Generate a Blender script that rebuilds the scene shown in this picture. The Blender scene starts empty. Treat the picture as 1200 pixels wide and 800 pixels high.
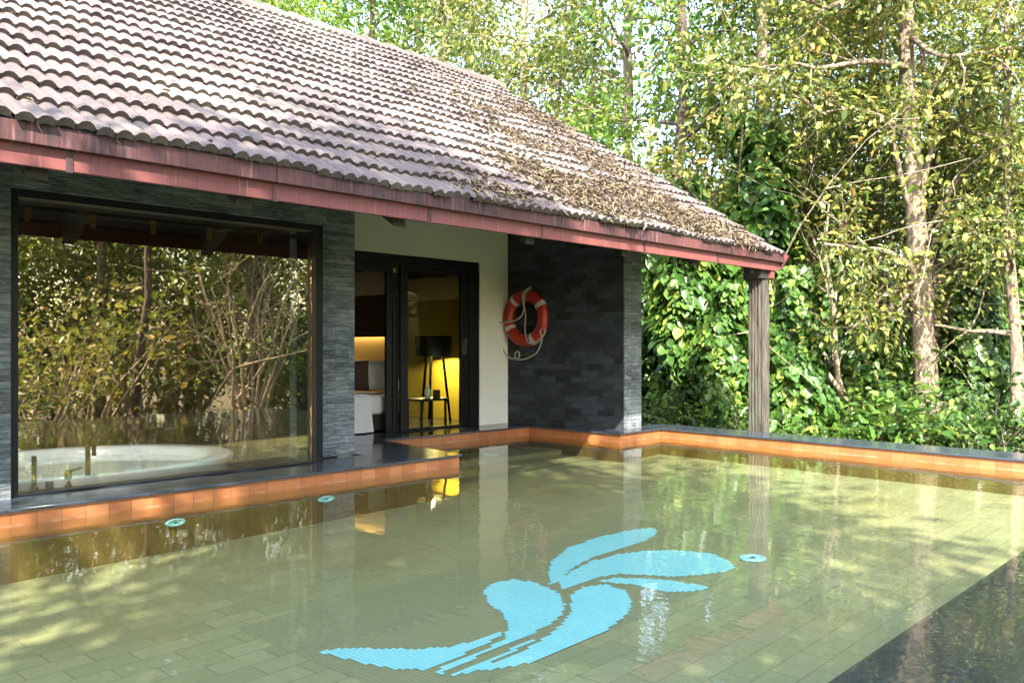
import bpy, math, random
import numpy as np
from mathutils import Vector, Matrix
R = math.radians
scene = bpy.context.scene
col = scene.collection
rnd = random.Random(7)

# ------------------------------------------------------------------ survey helpers
FOC = 1020.0
ALPHA = math.atan2(952, FOC)
FW = np.array([math.cos(ALPHA), math.sin(ALPHA), 0.0])
RT = np.array([math.sin(ALPHA), -math.cos(ALPHA), 0.0])
EYE = np.array([0.0, 0.0, 1.0])
def ray(x, y): return FW + RT * (x - 600) / FOC + np.array([0, 0, 1.0]) * (408 - y) / FOC
def ground_at(px, depth):
    p = EYE + depth * (FW + RT * (px - 600) / FOC)
    return float(p[0]), float(p[1])
PITCH = R(32); TP = math.tan(PITCH); EAVE_Y = 4.9; EAVE_Z = 2.14; RIDGE_Y = 9.95
RIDGE_Z = EAVE_Z + (RIDGE_Y - EAVE_Y) * TP
VERGE_X = 10.2
def roof_at(x, y):
    d = ray(x, y); s = (EAVE_Z - EAVE_Y * TP - 1.0) / (d[2] - d[1] * TP); return EYE + s * d
FLOOR_A, FLOOR_B = -0.46 - 0.018 * 1.76, 0.018
def floor_at(x, y):
    d = ray(x, y); s = (FLOOR_A - 1.0) / (d[2] - FLOOR_B * d[0]); return EYE + s * d
WATER_Z = -0.105

# ------------------------------------------------------------------ node materials
class NT:
    def __init__(s, name):
        m = bpy.data.materials.new(name); m.use_nodes = True
        s.m = m; s.t = m.node_tree; s.t.nodes.clear()
        s.out = s.n('ShaderNodeOutputMaterial')
    def n(s, typ, ins=None, **kw):
        nd = s.t.nodes.new(typ)
        for k, v in kw.items(): setattr(nd, k, v)
        for k, v in (ins or {}).items():
            sock = nd.inputs[k]
            if isinstance(v, bpy.types.NodeSocket): s.t.links.new(v, sock)
            else: sock.default_value = v
        return nd
    def coord(s, scale=(1, 1, 1), rot=(0, 0, 0), which='Object'):
        tc = s.n('ShaderNodeTexCoord')
        return s.n('ShaderNodeMapping', {'Vector': tc.outputs[which], 'Scale': scale, 'Rotation': rot}).outputs[0]
    def noise(s, vec, scale, detail=4, rough=.55):
        return s.n('ShaderNodeTexNoise', {'Vector': vec, 'Scale': scale, 'Detail': detail, 'Roughness': rough}).outputs['Fac']
    def ramp(s, fac, stops):
        nd = s.n('ShaderNodeValToRGB', {'Fac': fac}); e = nd.color_ramp.elements
        while len(e) < len(stops): e.new(.5)
        for el, (p, c) in zip(e, stops): el.position = p; el.color = (*c, 1) if len(c) == 3 else c
        return nd.outputs[0]
    def mix(s, fac, a, b, mode='MIX'):
        nd = s.n('ShaderNodeMix', data_type='RGBA', blend_type=mode)
        for i, v in ((0, fac), (6, a), (7, b)):
            if isinstance(v, bpy.types.NodeSocket): s.t.links.new(v, nd.inputs[i])
            else: nd.inputs[i].default_value = (*v, 1) if isinstance(v, tuple) and len(v) == 3 else v
        return nd.outputs[2]
    def math(s, op, a, b=0.0):
        nd = s.n('ShaderNodeMath', operation=op)
        for i, v in enumerate((a, b)):
            if isinstance(v, bpy.types.NodeSocket): s.t.links.new(v, nd.inputs[i])
            else: nd.inputs[i].default_value = v
        return nd.outputs[0]
    def bump(s, h, strength=.3, dist=.02):
        return s.n('ShaderNodeBump', {'Height': h, 'Strength': strength, 'Distance': dist}).outputs[0]
    def pbr(s, colr, rough=.6, normal=None, **kw):
        ins = {'Base Color': (*colr, 1) if isinstance(colr, tuple) and len(colr) == 3 else colr, 'Roughness': rough}
        if normal: ins['Normal'] = normal
        ins.update(kw)
        return s.n('ShaderNodeBsdfPrincipled', ins).outputs[0]
    def done(s, shader):
        s.t.links.new(shader, s.out.inputs['Surface']); return s.m

M = {}
def simple(name, c, rough=.6, nscale=6.0, var=.25, bump=.1, **kw):
    t = NT(name); v = t.coord(); n = t.noise(v, nscale); n2 = t.noise(v, nscale * 9)
    cc = t.mix(t.math('MULTIPLY', n, 1.0), tuple(x * (1 - var) for x in c), tuple(min(1, x * (1 + var)) for x in c))
    M[name] = t.done(t.pbr(cc, rough, t.bump(n2, bump, .01), **kw)); return M[name]

simple('black_metal', (.005, .005, .006), .45, 5, .2, .02, **{'Specular IOR Level': .3})
simple('matte_black', (.002, .002, .002), .9, 5, .1, 0, **{'Specular IOR Level': .0})
simple('dark_timber', (.02, .016, .013), .7, 9)
simple('post_timber', (.10, .035, .028), .7, 9)
simple('dark_room', (.025, .017, .012), .8)
simple('ceiling', (.05, .05, .05), .8)
simple('white_cloth', (.62, .62, .64), .9, 4, .06, .15)
simple('brown_cloth', (.05, .028, .02), .9, 8, .2, .2)
simple('cream', (.72, .64, .50), .85, 3, .08, .1)
simple('room_wall', (.12, .075, .042), .85, 3, .1, .05)
simple('gold_wall', (.36, .27, .035), .7, 3, .08, .05)
simple('headboard', (.36, .25, .10), .8, 4, .1, .1)
simple('enamel', (.86, .89, .90), .15, 2, .03, .0)
simple('tub_water', (.70, .80, .84), .05, 3, .05, .02)
simple('steel', (.45, .45, .46), .2, 4, .1, .0, Metallic=1.0)
simple('orange_plastic', (.30, .018, .010), .45, 9, .15, .03)
simple('band_white', (.42, .42, .40), .5, 14, .15, .03)
simple('rope', (.36, .34, .30), .85, 30, .2, .3)
simple('aqua_fitting', (.28, .62, .66), .4, 30, .1, .0)
simple('ceramic', (.5, .5, .46), .3)
simple('brass', (.5, .33, .08), .3, 4, .1, 0, Metallic=1.0)

def bark(name, a, b, moss=(.08, .10, .03), mossy=.25):
    t = NT(name); v = t.coord((1, 1, .22)); n = t.noise(v, 16, 6, .65); w = t.noise(t.coord((1, 1, .5)), 2.2, 3)
    c = t.ramp(n, [(.3, a), (.62, b)])
    c = t.mix(t.ramp(w, [(.62 - mossy * .3, (0, 0, 0)), (.75, (.75, .75, .75))]), c, moss)
    M[name] = t.done(t.pbr(c, .9, t.bump(n, .9, .03)))
bark('bark_pale', (.06, .043, .03), (.27, .21, .15))
bark('bark_dark', (.025, .018, .013), (.13, .095, .07), (.05, .06, .025))
bark('bark_twig', (.16, .12, .08), (.48, .40, .29), (.2, .17, .08), .05)

def leaf(name, stops, rough=.42, trans=.38):
    t = NT(name)
    at = t.n('ShaderNodeAttribute', attribute_name='tint')
    c = t.ramp(at.outputs['Fac'], stops)
    vein = t.noise(t.coord(), 9, 2)
    c = t.mix(t.math('MULTIPLY', vein, .35), c, (.02, .03, .01))
    p = t.pbr(c, rough, None, **{'Specular IOR Level': .45})
    tr = t.n('ShaderNodeBsdfTranslucent', {'Color': t.mix(.28, c, (.24, .34, .04))}).outputs[0]
    mx = t.n('ShaderNodeMixShader', {'Fac': trans, 1: p, 2: tr})
    M[name] = t.done(mx.outputs[0])
leaf('leaf_vine', [(0, (.03, .08, .02)), (.45, (.07, .17, .035)), (.8, (.16, .28, .05)), (1, (.32, .40, .08))], .34)
leaf('leaf_olive', [(0, (.07, .11, .03)), (.35, (.17, .21, .05)), (.62, (.34, .33, .075)), (.88, (.44, .38, .10)), (1, (.42, .26, .08))], .4)
leaf('leaf_bright', [(0, (.06, .15, .025)), (.5, (.16, .29, .04)), (1, (.38, .44, .07))], .4, .45)
leaf('leaf_dark', [(0, (.02, .055, .018)), (.6, (.055, .125, .03)), (1, (.15, .23, .05))], .35, .3)
leaf('leaf_dry', [(0, (.05, .036, .028)), (.4, (.15, .11, .08)), (1, (.38, .29, .19))], .9, .05)

# roof tiles
t = NT('roof_tile')
at = t.n('ShaderNodeAttribute', attribute_name='tint')
v = t.coord(); n1 = t.noise(v, 1.3, 4); n2 = t.noise(v, 22, 5, .7); n3 = t.noise(t.coord((1, .3, .3)), 45, 3)
c = t.ramp(at.outputs['Fac'], [(0, (.036, .024, .022)), (.35, (.068, .050, .047)), (.7, (.102, .080, .075)), (1, (.175, .142, .11))])
c = t.mix(t.ramp(n2, [(.42, (0, 0, 0)), (.66, (.75, .75, .75))]), c, (.118, .108, .110))
c = t.mix(t.ramp(n1, [(.5, (0, 0, 0)), (.72, (.55, .55, .55))]), c, (.105, .08, .088))
c = t.mix(t.ramp(n3, [(.62, (0, 0, 0)), (.78, (.7, .7, .7))]), c, (.055, .04, .04))
c = t.mix(.25, c, (.095, .077, .068))
c = t.mix(t.ramp(t.noise(v, .55, 3), [(.5, (0, 0, 0)), (.68, (.5, .5, .5))]), c, (.21, .185, .155))
M['roof_tile'] = t.done(t.pbr(c, .75, t.bump(t.math('ADD', n2, n3), .35, .01), **{'Specular IOR Level': .3}))

# weathered red boards: stains run down them
def redboard(name, base, stain, lo, hi):
    t = NT(name)
    vs = t.coord((1, .001, .09)); n = t.noise(vs, 38, 6, .75); n2 = t.noise(t.coord((1, 1, .4)), 2.1, 3); fine = t.noise(t.coord(), 60, 3)
    f = t.math('MULTIPLY', t.ramp(n, [(lo, (0, 0, 0)), (hi, (1, 1, 1))]), t.ramp(n2, [(.32, (.15, .15, .15)), (.6, (1, 1, 1))]))
    c = t.mix(f, base, stain)
    c = t.mix(t.ramp(t.noise(t.coord((1, .001, .06)), 34, 4), [(.62, (0, 0, 0)), (.76, (.5, .5, .5))]), c, (.45, .33, .26))
    M[name] = t.done(t.pbr(c, .6, t.bump(fine, .12, .01)))
redboard('red_board', (.165, .048, .042), (.07, .03, .035), .46, .70)
redboard('red_gutter', (.105, .036, .033), (.02, .011, .014), .38, .56)

# stone
def slate(name, a, b, row=.034, wide=.22, bw=.18):
    t = NT(name)
    tc = t.n('ShaderNodeTexCoord'); sp = t.n('ShaderNodeSeparateXYZ', {0: tc.outputs['Object']})
    u = t.math('SUBTRACT', sp.outputs[0], sp.outputs[1])
    cb = t.n('ShaderNodeCombineXYZ', {0: u, 1: sp.outputs[2]})
    wob = t.noise(cb.outputs[0], 5, 3)
    cb2 = t.n('ShaderNodeCombineXYZ', {0: u, 1: t.math('ADD', sp.outputs[2], t.math('MULTIPLY', wob, .035))})
    br = t.n('ShaderNodeTexBrick', {'Vector': cb2.outputs[0], 'Color1': (.2, .2, .2, 1), 'Color2': (.95, .95, .95, 1), 'Mortar': (0, 0, 0, 1),
             'Scale': 1.0, 'Mortar Size': .0025, 'Mortar Smooth': .4, 'Bias': 0.0, 'Brick Width': wide, 'Row Height': row}, offset=.37)
    lay = t.noise(t.n('ShaderNodeMapping', {'Vector': cb2.outputs[0], 'Scale': (8, 42, 1)}).outputs[0], 1.0, 5, .65)
    grit = t.noise(tc.outputs['Object'], 70, 4)
    streak = t.noise(t.n('ShaderNodeMapping', {'Vector': cb2.outputs[0], 'Scale': (11, 55, 1)}).outputs[0], 1.0, 6, .75)
    patch = t.noise(cb.outputs[0], 2.6, 3)
    h = t.math('ADD', t.math('MULTIPLY', br.outputs[0], bw), t.math('ADD', lay, t.math('MULTIPLY', streak, .8)))
    f = t.math('ADD', t.math('MULTIPLY', br.outputs[0], bw * .5), t.math('ADD', t.math('MULTIPLY', lay, .5), t.math('MULTIPLY', patch, .35)))
    f = t.math('SUBTRACT', f, bw * .29 - .05)
    c = t.ramp(f, [(.30, a), (.46, tuple((x + y) * .45 for x, y in zip(a, b))), (.60, b)])
    c = t.mix(t.ramp(streak, [(.56, (0, 0, 0)), (.72, (.7, .7, .7))]), c, tuple(min(1, x * 1.7) for x in b))
    c = t.mix(t.ramp(grit, [(.6, (0, 0, 0)), (.8, (.35, .35, .35))]), c, tuple(x * 1.5 for x in b))
    M[name] = t.done(t.pbr(c, .6, t.bump(h, 1.0, .05)))
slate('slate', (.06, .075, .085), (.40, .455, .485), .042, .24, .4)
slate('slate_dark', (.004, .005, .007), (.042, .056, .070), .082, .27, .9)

t = NT('plaster'); v = t.coord(); n = t.noise(v, 1.1, 4); f = t.noise(v, 90, 3)
M['plaster'] = t.done(t.pbr(t.mix(n, (.64, .64, .58), (.74, .74, .69)), .9, t.bump(f, .15, .005)))

t = NT('granite'); v = t.coord(); n = t.noise(v, 160, 3); w = t.noise(v, 3.0, 4)
br = t.n('ShaderNodeTexBrick', {'Vector': v, 'Color1': (1, 1, 1, 1), 'Color2': (.8, .8, .8, 1), 'Mortar': (.1, .1, .1, 1), 'Scale': 1.0, 'Mortar Size': .003, 'Brick Width': .9, 'Row Height': 4.0})
c = t.mix(br.outputs[0], (.006, .006, .007), t.mix(t.ramp(n, [(.5, (0, 0, 0)), (.75, (1, 1, 1))]), (.032, .042, .058), (.075, .095, .125)))
rg = t.math('ADD', t.math('MULTIPLY', w, .28), .02)
M['granite'] = t.done(t.pbr(c, rg, t.bump(n, .03, .002), **{'Specular IOR Level': .6}))

def tiles(name, c1, c2, mortar, w, h, mode, offset=0.0, rough=.35, noise_c=None):
    t = NT(name); tc = t.n('ShaderNodeTexCoord'); sp = t.n('ShaderNodeSeparateXYZ', {0: tc.outputs['Object']})
    if mode == 'wall': vec = t.n('ShaderNodeCombineXYZ', {0: t.math('ADD', sp.outputs[0], sp.outputs[1]), 1: t.math('ADD', sp.outputs[2], .03)}).outputs[0]
    else: vec = tc.outputs['Object']
    br = t.n('ShaderNodeTexBrick', {'Vector': vec, 'Color1': (*c1, 1), 'Color2': (*c2, 1), 'Mortar': (*mortar, 1), 'Scale': 1.0, 'Mortar Size': .0032, 'Mortar Smooth': .2, 'Brick Width': w, 'Row Height': h}, offset=offset)
    n = t.noise(tc.outputs['Object'], 3.5, 5); n2 = t.noise(tc.outputs['Object'], .9, 4)
    c = t.mix(t.math('MULTIPLY', t.ramp(n, [(.45, (0, 0, 0)), (.8, (1, 1, 1))]), .6), br.outputs[0], noise_c or tuple(x * .5 for x in c1))
    if mode == 'floor':
        c = t.mix(t.ramp(n2, [(.52, (0, 0, 0)), (.75, (.5, .5, .5))]), c, (.22, .19, .085))
    bp = t.bump(t.math('ADD', br.outputs[1], t.math('MULTIPLY', n, -.3)), .25, -.01)
    return t, c, bp, rough
t, c, bp, rg = tiles('terracotta', (.25, .085, .03), (.36, .145, .056), (.13, .065, .035), .15, .15, 'wall', noise_c=(.40, .13, .035))
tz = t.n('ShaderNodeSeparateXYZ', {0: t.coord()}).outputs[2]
underwater_dim = t.math('ADD', tz, t.math('MULTIPLY', t.noise(t.coord(), 2.5, 3), .05))
c = t.mix(t.ramp(t.math('ADD', t.math('MULTIPLY', underwater_dim, 4.0), 1.0), [(.56, (1, 1, 1)), (.66, (0, 0, 0))]), c, (.20, .09, .024))  # light lost under water painted into the tile colour as brown
c = t.mix(t.ramp(t.math('ADD', t.math('MULTIPLY', underwater_dim, 4.0), 1.0), [(.24, (1, 1, 1)), (.36, (0, 0, 0))]), c, (.115, .078, .022))  # lower, darker step of the painted underwater dimming
lime = t.math('MULTIPLY', t.ramp(t.math('ADD', t.math('MULTIPLY', tz, 10.0), 1.5), [(.34, (0, 0, 0)), (.45, (1, 1, 1)), (.56, (0, 0, 0))]), t.ramp(t.noise(t.coord(), 7, 5, .7), [(.45, (0, 0, 0)), (.7, (.6, .6, .6))]))
c = t.mix(lime, c, (.42, .36, .28))
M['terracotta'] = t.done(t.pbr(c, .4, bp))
t, c, bp, rg = tiles('pool_floor_tile', (.20, .21, .115), (.25, .255, .145), (.115, .12, .068), .30, .15, 'floor', .5, noise_c=(.18, .205, .10))
M['pool_floor_tile'] = t.done(t.pbr(c, .6, bp))
t, c, bp, rg = tiles('mosaic_ground', (.205, .215, .12), (.25, .255, .145), (.15, .155, .09), .025, .025, 'floor', 0.0, noise_c=(.175, .19, .10))
M['mosaic_ground'] = t.done(t.pbr(c, .6))
t, c, bp, rg = tiles('blue_mosaic', (.22, .62, .74), (.34, .70, .79), (.17, .46, .52), .025, .025, 'flat', 0.0, noise_c=(.22, .62, .74))
M['blue_mosaic'] = t.done(t.pbr(c, .35, bp))

t = NT('blinds'); v = t.coord(); wv = t.n('ShaderNodeTexWave', {'Vector': v, 'Scale': 7.0, 'Distortion': .3}, wave_type='BANDS', bands_direction='Z').outputs[1]
M['blinds'] = t.done(t.pbr(t.mix(wv, (.030, .016, .008), (.050, .028, .014)), .7, t.bump(wv, .1, .01)))

def schlick(t, f0, normal=None):
    # same mirror share seen from either side of the sheet
    lw = t.n('ShaderNodeLayerWeight', {'Blend': .5, **({'Normal': normal} if normal else {})}).outputs['Facing']
    return t.math('ADD', t.math('MULTIPLY', t.math('POWER', lw, 5.0), 1 - f0), f0)
# water: clear and slightly green, a rippled mirror at grazing angles
t = NT('water'); tc = t.n('ShaderNodeTexCoord')
m1 = t.n('ShaderNodeMapping', {'Vector': tc.outputs['Object'], 'Rotation': (0, 0, R(-43)), 'Scale': (1.0, .55, 1)}).outputs[0]
n1 = t.noise(m1, 9.0, 3, .5); n2 = t.noise(m1, 2.2, 2, .5)
h = t.math('ADD', t.math('MULTIPLY', n1, .35), n2)
wx = t.n('ShaderNodeSeparateXYZ', {0: tc.outputs['Object']})
open_side = t.n('ShaderNodeMapRange', {'Value': t.math('SUBTRACT', wx.outputs[0], wx.outputs[1]), 'From Min': -3.5, 'From Max': 3.5, 'To Min': .25, 'To Max': 1.15}).outputs[0]
h = t.math('MULTIPLY', h, t.math('MULTIPLY', open_side, t.math('ADD', t.noise(tc.outputs['Object'], .8, 2), .45)))
nb = t.n('ShaderNodeBump', {'Height': h, 'Strength': .06, 'Distance': .08}).outputs[0]
fr = schlick(t, .026, nb)
tr = t.n('ShaderNodeBsdfTransparent', {'Color': (.90, .92, .83, 1)}).outputs[0]
gl = t.n('ShaderNodeBsdfGlossy', {'Color': (1, 1, 1, 1), 'Roughness': .015, 'Normal': nb}).outputs[0]
M['water'] = t.done(t.n('ShaderNodeMixShader', {'Fac': fr, 1: tr, 2: gl}).outputs[0])

def glass(name, tint, refl, ior=1.5):
    t = NT(name); fr = schlick(t, ((ior - 1) / (ior + 1)) ** 2)
    f = t.math('ADD', t.math('MULTIPLY', fr, 1 - refl), refl)
    tr = t.n('ShaderNodeBsdfTransparent', {'Color': (*tint, 1)}).outputs[0]
    gl = t.n('ShaderNodeBsdfGlossy', {'Color': (1, .84, .62, 1), 'Roughness': 0.0}).outputs[0]
    M[name] = t.done(t.n('ShaderNodeMixShader', {'Fac': f, 1: tr, 2: gl}).outputs[0])
glass('mirror_glass', (.95, .95, .93), .24)
glass('door_glass', (.86, .92, .82), .0, 1.18)

t = NT('soil'); v = t.coord(); n = t.noise(v, .8, 6); n2 = t.noise(v, 12, 5, .7)
M['soil'] = t.done(t.pbr(t.mix(t.ramp(n, [(.4, (0, 0, 0)), (.65, (1, 1, 1))]), t.ramp(n2, [(.3, (.05, .03, .018)), (.7, (.17, .115, .065))]), (.05, .075, .02)), .95, t.bump(n2, .8, .05)))

t = NT('coir'); v = t.coord((1, 1, .06)); n = t.noise(v, 60, 4); w = t.noise(t.coord(), 5, 4)
c = t.mix(t.ramp(w, [(.5, (0, 0, 0)), (.7, (.55, .55, .55))]), t.ramp(n, [(.35, (.02, .017, .014)), (.65, (.085, .075, .06))]), (.05, .075, .045))
M['coir'] = t.done(t.pbr(c, .9, t.bump(n, .8, .02)))

t = NT('lamp_bulb'); M['lamp_bulb'] = t.done(t.n('ShaderNodeEmission', {'Color': (1, .72, .25, 1), 'Strength': 4.0}).outputs[0])

# ------------------------------------------------------------------ mesh helpers
class MB:
    def __init__(s): s.v = []; s.f = []; s.t = []
    def add(s, verts, faces, tint=None):
        b = len(s.v); s.v.extend([tuple(map(float, p)) for p in verts]); s.f.extend([tuple(i + b for i in f) for f in faces])
        if tint is not None: s.t.extend([tint] * len(verts))
        return s
    def box(s, lo, hi, tint=None):
        x0, y0, z0 = lo; x1, y1, z1 = hi
        return s.add([(x0, y0, z0), (x1, y0, z0), (x1, y1, z0), (x0, y1, z0), (x0, y0, z1), (x1, y0, z1), (x1, y1, z1), (x0, y1, z1)],
              [(0, 3, 2, 1), (4, 5, 6, 7), (0, 1, 5, 4), (1, 2, 6, 5), (2, 3, 7, 6), (3, 0, 4, 7)], tint)
    def prism(s, poly, z0, z1):
        n = len(poly); vs = [(x, y, z0) for x, y in poly] + [(x, y, z1) for x, y in poly]
        return s.add(vs, [tuple(range(n - 1, -1, -1)), tuple(range(n, 2 * n))] + [(i, (i + 1) % n, n + (i + 1) % n, n + i) for i in range(n)])
    def tube(s, pts, rad, n=8, cap=True, tint=None, jit=0.0):
        pts = [Vector(p) for p in pts]; b = []; fs = []; up = None
        if not hasattr(rad, '__len__'): rad = [rad] * len(pts)
        for i, p in enumerate(pts):
            d = (pts[min(i + 1, len(pts) - 1)] - pts[max(i - 1, 0)]).normalized()
            if up is None: up = Vector((1, 0, 0)) if abs(d.x) < .9 else Vector((0, 1, 0))
            u = (up - d * up.dot(d)).normalized(); w = d.cross(u); up = u
            for k in range(n):
                a = 2 * math.pi * k / n; r = rad[i] * (1 + (rnd.uniform(-jit, jit) if jit else 0))
                b.append(p + (u * math.cos(a) + w * math.sin(a)) * r)
        for i in range(len(pts) - 1):
            for k in range(n): fs.append((i * n + k, i * n + (k + 1) % n, (i + 1) * n + (k + 1) % n, (i + 1) * n + k))
        if cap: fs += [tuple(range(n - 1, -1, -1)), tuple(range((len(pts) - 1) * n, len(pts) * n))]
        return s.add(b, fs, tint)
    def lathe(s, prof, c, n=48):
        vs = []; fs = []
        for r, z in prof:
            for k in range(n):
                a = 2 * math.pi * k / n; vs.append((c[0] + r * math.cos(a), c[1] + r * math.sin(a), c[2] + z))
        for i in range(len(prof) - 1):
            for k in range(n): fs.append((i * n + k, i * n + (k + 1) % n, (i + 1) * n + (k + 1) % n, (i + 1) * n + k))
        return s.add(vs, fs)
    def obj(s, name, mat, parent=None, smooth=False, bevel=0.0):
        me = bpy.data.meshes.new(name); me.from_pydata(s.v, [], s.f); me.update()
        if s.t and len(s.t) == len(s.v):
            a = me.attributes.new('tint', 'FLOAT', 'POINT'); a.data.foreach_set('value', s.t)
        return link(name, me, mat, parent, smooth, bevel)

def world_loc(o):
    p = Vector((0, 0, 0))
    while o is not None: p += o.location; o = o.parent
    return p
def link(name, me, mat, parent=None, smooth=False, bevel=0.0, local=False):
    me.materials.append(M[mat] if isinstance(mat, str) else mat)
    if smooth: me.polygons.foreach_set('use_smooth', [True] * len(me.polygons))
    o = bpy.data.objects.new(name, me); col.objects.link(o)
    if parent is not None:
        o.parent = parent
        if not local: o.location = -world_loc(parent)
    if bevel:
        b = o.modifiers.new('edge', 'BEVEL'); b.width = bevel; b.segments = 2; b.limit_method = 'ANGLE'
    return o
def tag(o, label=None, cat=None, group=None, kind=None):
    for k, v in (('label', label), ('category', cat), ('group', group), ('kind', kind)):
        if v: o[k] = v
    return o
def empty(name, loc, label, cat, group=None):
    o = bpy.data.objects.new(name, None); col.objects.link(o); o.location = loc; o.empty_display_size = .1
    return tag(o, label, cat, group)
def copy_tree(o, parent=None):
    c = o.copy(); col.objects.link(c); c.parent = parent
    for ch in list(o.children): copy_tree(ch, c)
    return c
def structure(o): return tag(o, kind='structure')

# ------------------------------------------------------------------ ground, pool
g = MB(); S = 900
g.add([(-S, -S, -1.05), (S, -S, -1.05), (S, S, -1.05), (-S, S, -1.05)], [(0, 1, 2, 3)])
structure(g.obj('ground', 'soil'))

inner = lambda y: 8.85 + .09 * (y - 2)
outer = lambda y: inner(y) + .56
YB = -3.0
pool_outline = [(-5, 1.21), (-5, 5.94), (5.69, 5.955), (5.99, 7.53), (8.34, 7.485), (8.32, 6.03), (inner(6.06), 6.06), (inner(1.33), 1.33)]
def fz(x): return FLOOR_A + FLOOR_B * x
b = MB()
b.add([(-5, YB, fz(-5)), (9.6, YB, fz(9.6)), (9.6, 7.7, fz(9.6)), (-5, 7.7, fz(-5))], [(0, 1, 2, 3)])
structure(b.obj('pool_floor', 'pool_floor_tile'))
# tile-faced pool wall, set back under the slab
b = MB(); o_ = .02
lines = [[(-5, 5.94 + o_), (5.69 - o_, 5.955 + o_), (5.99 - o_, 7.53 + o_), (8.34 + o_, 7.485 + o_), (8.32 + o_, 6.03 + o_), (inner(6.06) + o_, 6.06 + o_), (inner(.9) + o_, .9)]]
for ln in lines:
    for (x0, y0), (x1, y1) in zip(ln, ln[1:]):
        b.add([(x0, y0, -.75), (x1, y1, -.75), (x1, y1, -.018), (x0, y0, -.018)], [(0, 1, 2, 3)])
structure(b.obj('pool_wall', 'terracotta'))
# steps in the alcove
b = MB()
b.box((5.75, 6.95, -.7), (8.36, 7.6, -.262)); b.box((5.70, 6.45, -.7), (8.36, 6.948, -.322)); b.box((5.69, 5.99, -.7), (8.34, 6.448, -.372))
structure(b.obj('pool_steps', 'pool_floor_tile'))
# infinity rim of black granite under a film of water
b = MB(); b.box((-5, -1.4, -1.0), (inner(1.2) + .019, 1.21, -.113))
structure(b.obj('pool_rim', 'granite'))
b = MB()
wo = [(-5, -1.35), (-5, 5.955), (5.668, 5.972), (5.968, 7.545), (8.355, 7.5), (8.335, 6.045), (inner(6.06) + .016, 6.075), (inner(-1.35) + .016, -1.35)]
nx = len(wo); b.add([(x, y, WATER_Z) for x, y in wo], [tuple(range(nx - 1, -1, -1))])
structure(b.obj('water', 'water'))

# granite slab, coping
b = MB()
b.prism([(-5, 5.94), (5.69, 5.955), (5.815, 6.61), (-5, 6.61)], -.018, 0)
b.prism([(5.02, 6.612), (5.815, 6.612), (5.99, 7.53), (8.34, 7.485), (8.34, 12), (5.02, 12)], -.018, 0)
b.prism([(8.342, 7.485), (8.32, 6.03), (inner(6.06), 6.06), (outer(6.06), 6.06), (outer(6.06), 12), (8.342, 12)], -.018, 0)
structure(b.obj('pool_deck', 'granite', bevel=.003))
b = MB(); b.prism([(inner(6.06), 6.057), (inner(.88), .88), (outer(.88), .88), (outer(6.057), 6.057)], -.018, 0)
structure(b.obj('pool_coping', 'granite', bevel=.004))
b = MB(); b.prism([(inner(6.5) + .05, 6.5), (inner(.9) + .05, .9), (outer(.9) - .02, .9), (outer(6.5) - .02, 6.5)], -1.04, -.022)
structure(b.obj('retaining_wall', 'slate_dark'))

# dolphin mosaic on the floor, cut from 25 mm pieces
CR = lambda pts: [(340 + x / 2, 590 + y / 2) for x, y in pts]
shapes = [CR(p) for p in [
 [(605,165),(612,135),(650,105),(720,80),(800,62),(850,57),(862,65),(850,80),(800,97),(740,115),(690,135),(655,155),(630,185),(608,190)],
 [(635,203),(632,182),(660,158),(700,138),(760,120),(840,110),(920,110),(990,118),(1030,135),(1045,150),(1020,160),(960,168),(890,172),(830,168),(770,165),(730,172),(690,185),(655,199)],
 [(720,182),(760,175),(820,175),(890,180),(950,190),(1000,200),(960,205),(880,207),(840,200),(800,190),(760,187)],
 [(455,205),(470,188),(520,178),(570,185),(610,200),(635,215),(645,240),(635,262),(610,285),(570,303),(520,324),(470,345),(400,378),(350,402),(332,396),(400,366),(470,336),(505,316),(510,285),(495,255),(470,240),(460,225)],
 [(65,348),(110,340),(200,340),(300,342),(380,335),(440,320),(490,302),(495,310),(450,335),(400,356),(350,375),(320,390),(250,388),(180,377),(120,362)],
 [(655,215),(690,195),(740,190),(785,205),(802,225),(795,255),(760,285),(710,315),(650,345),(590,365),(530,380),(470,390),(440,393),(500,367),(560,338),(600,312),(640,282),(660,250)],
 [(372,402),(430,380),(500,350),(560,322),(585,312),(570,322),(520,350),(450,384),(420,397),(380,406)]]]
polys = [[tuple(floor_at(*q)[:2]) for q in p] for p in shapes]
def inside(x, y, p):
    r = False; j = len(p) - 1
    for i in range(len(p)):
        if (p[i][1] > y) != (p[j][1] > y) and x < (p[j][0] - p[i][0]) * (y - p[i][1]) / (p[j][1] - p[i][1]) + p[i][0]: r = not r
        j = i
    return r
mosaic = empty('dolphin_mosaic', (4.1, 3.3, fz(4.1)), 'pale blue leaping dolphin picture of small square tiles on the pool floor', 'mosaic')
b = MB(); x0, x1, y0, y1 = 2.325, 5.85, 2.65, 4.125
b.add([(x0, y0, fz(x0) + .0015), (x1, y0, fz(x1) + .0015), (x1, y1, fz(x1) + .0015), (x0, y1, fz(x0) + .0015)], [(0, 1, 2, 3)])
b.obj('tile_border', 'mosaic_ground', mosaic)
b = MB(); q = .025
for i in range(int((x1 - x0) / q)):
    for j in range(int((y1 - y0) / q)):
        X, Y = x0 + i * q, y0 + j * q
        if any(inside(X + q / 2, Y + q / 2, p) for p in polys):
            b.add([(X, Y, fz(X) + .004), (X + q, Y, fz(X + q) + .004), (X + q, Y + q, fz(X + q) + .004), (X, Y + q, fz(X) + .004)], [(0, 1, 2, 3)])
b.obj('dolphin_figure', 'blue_mosaic', mosaic)

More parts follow.
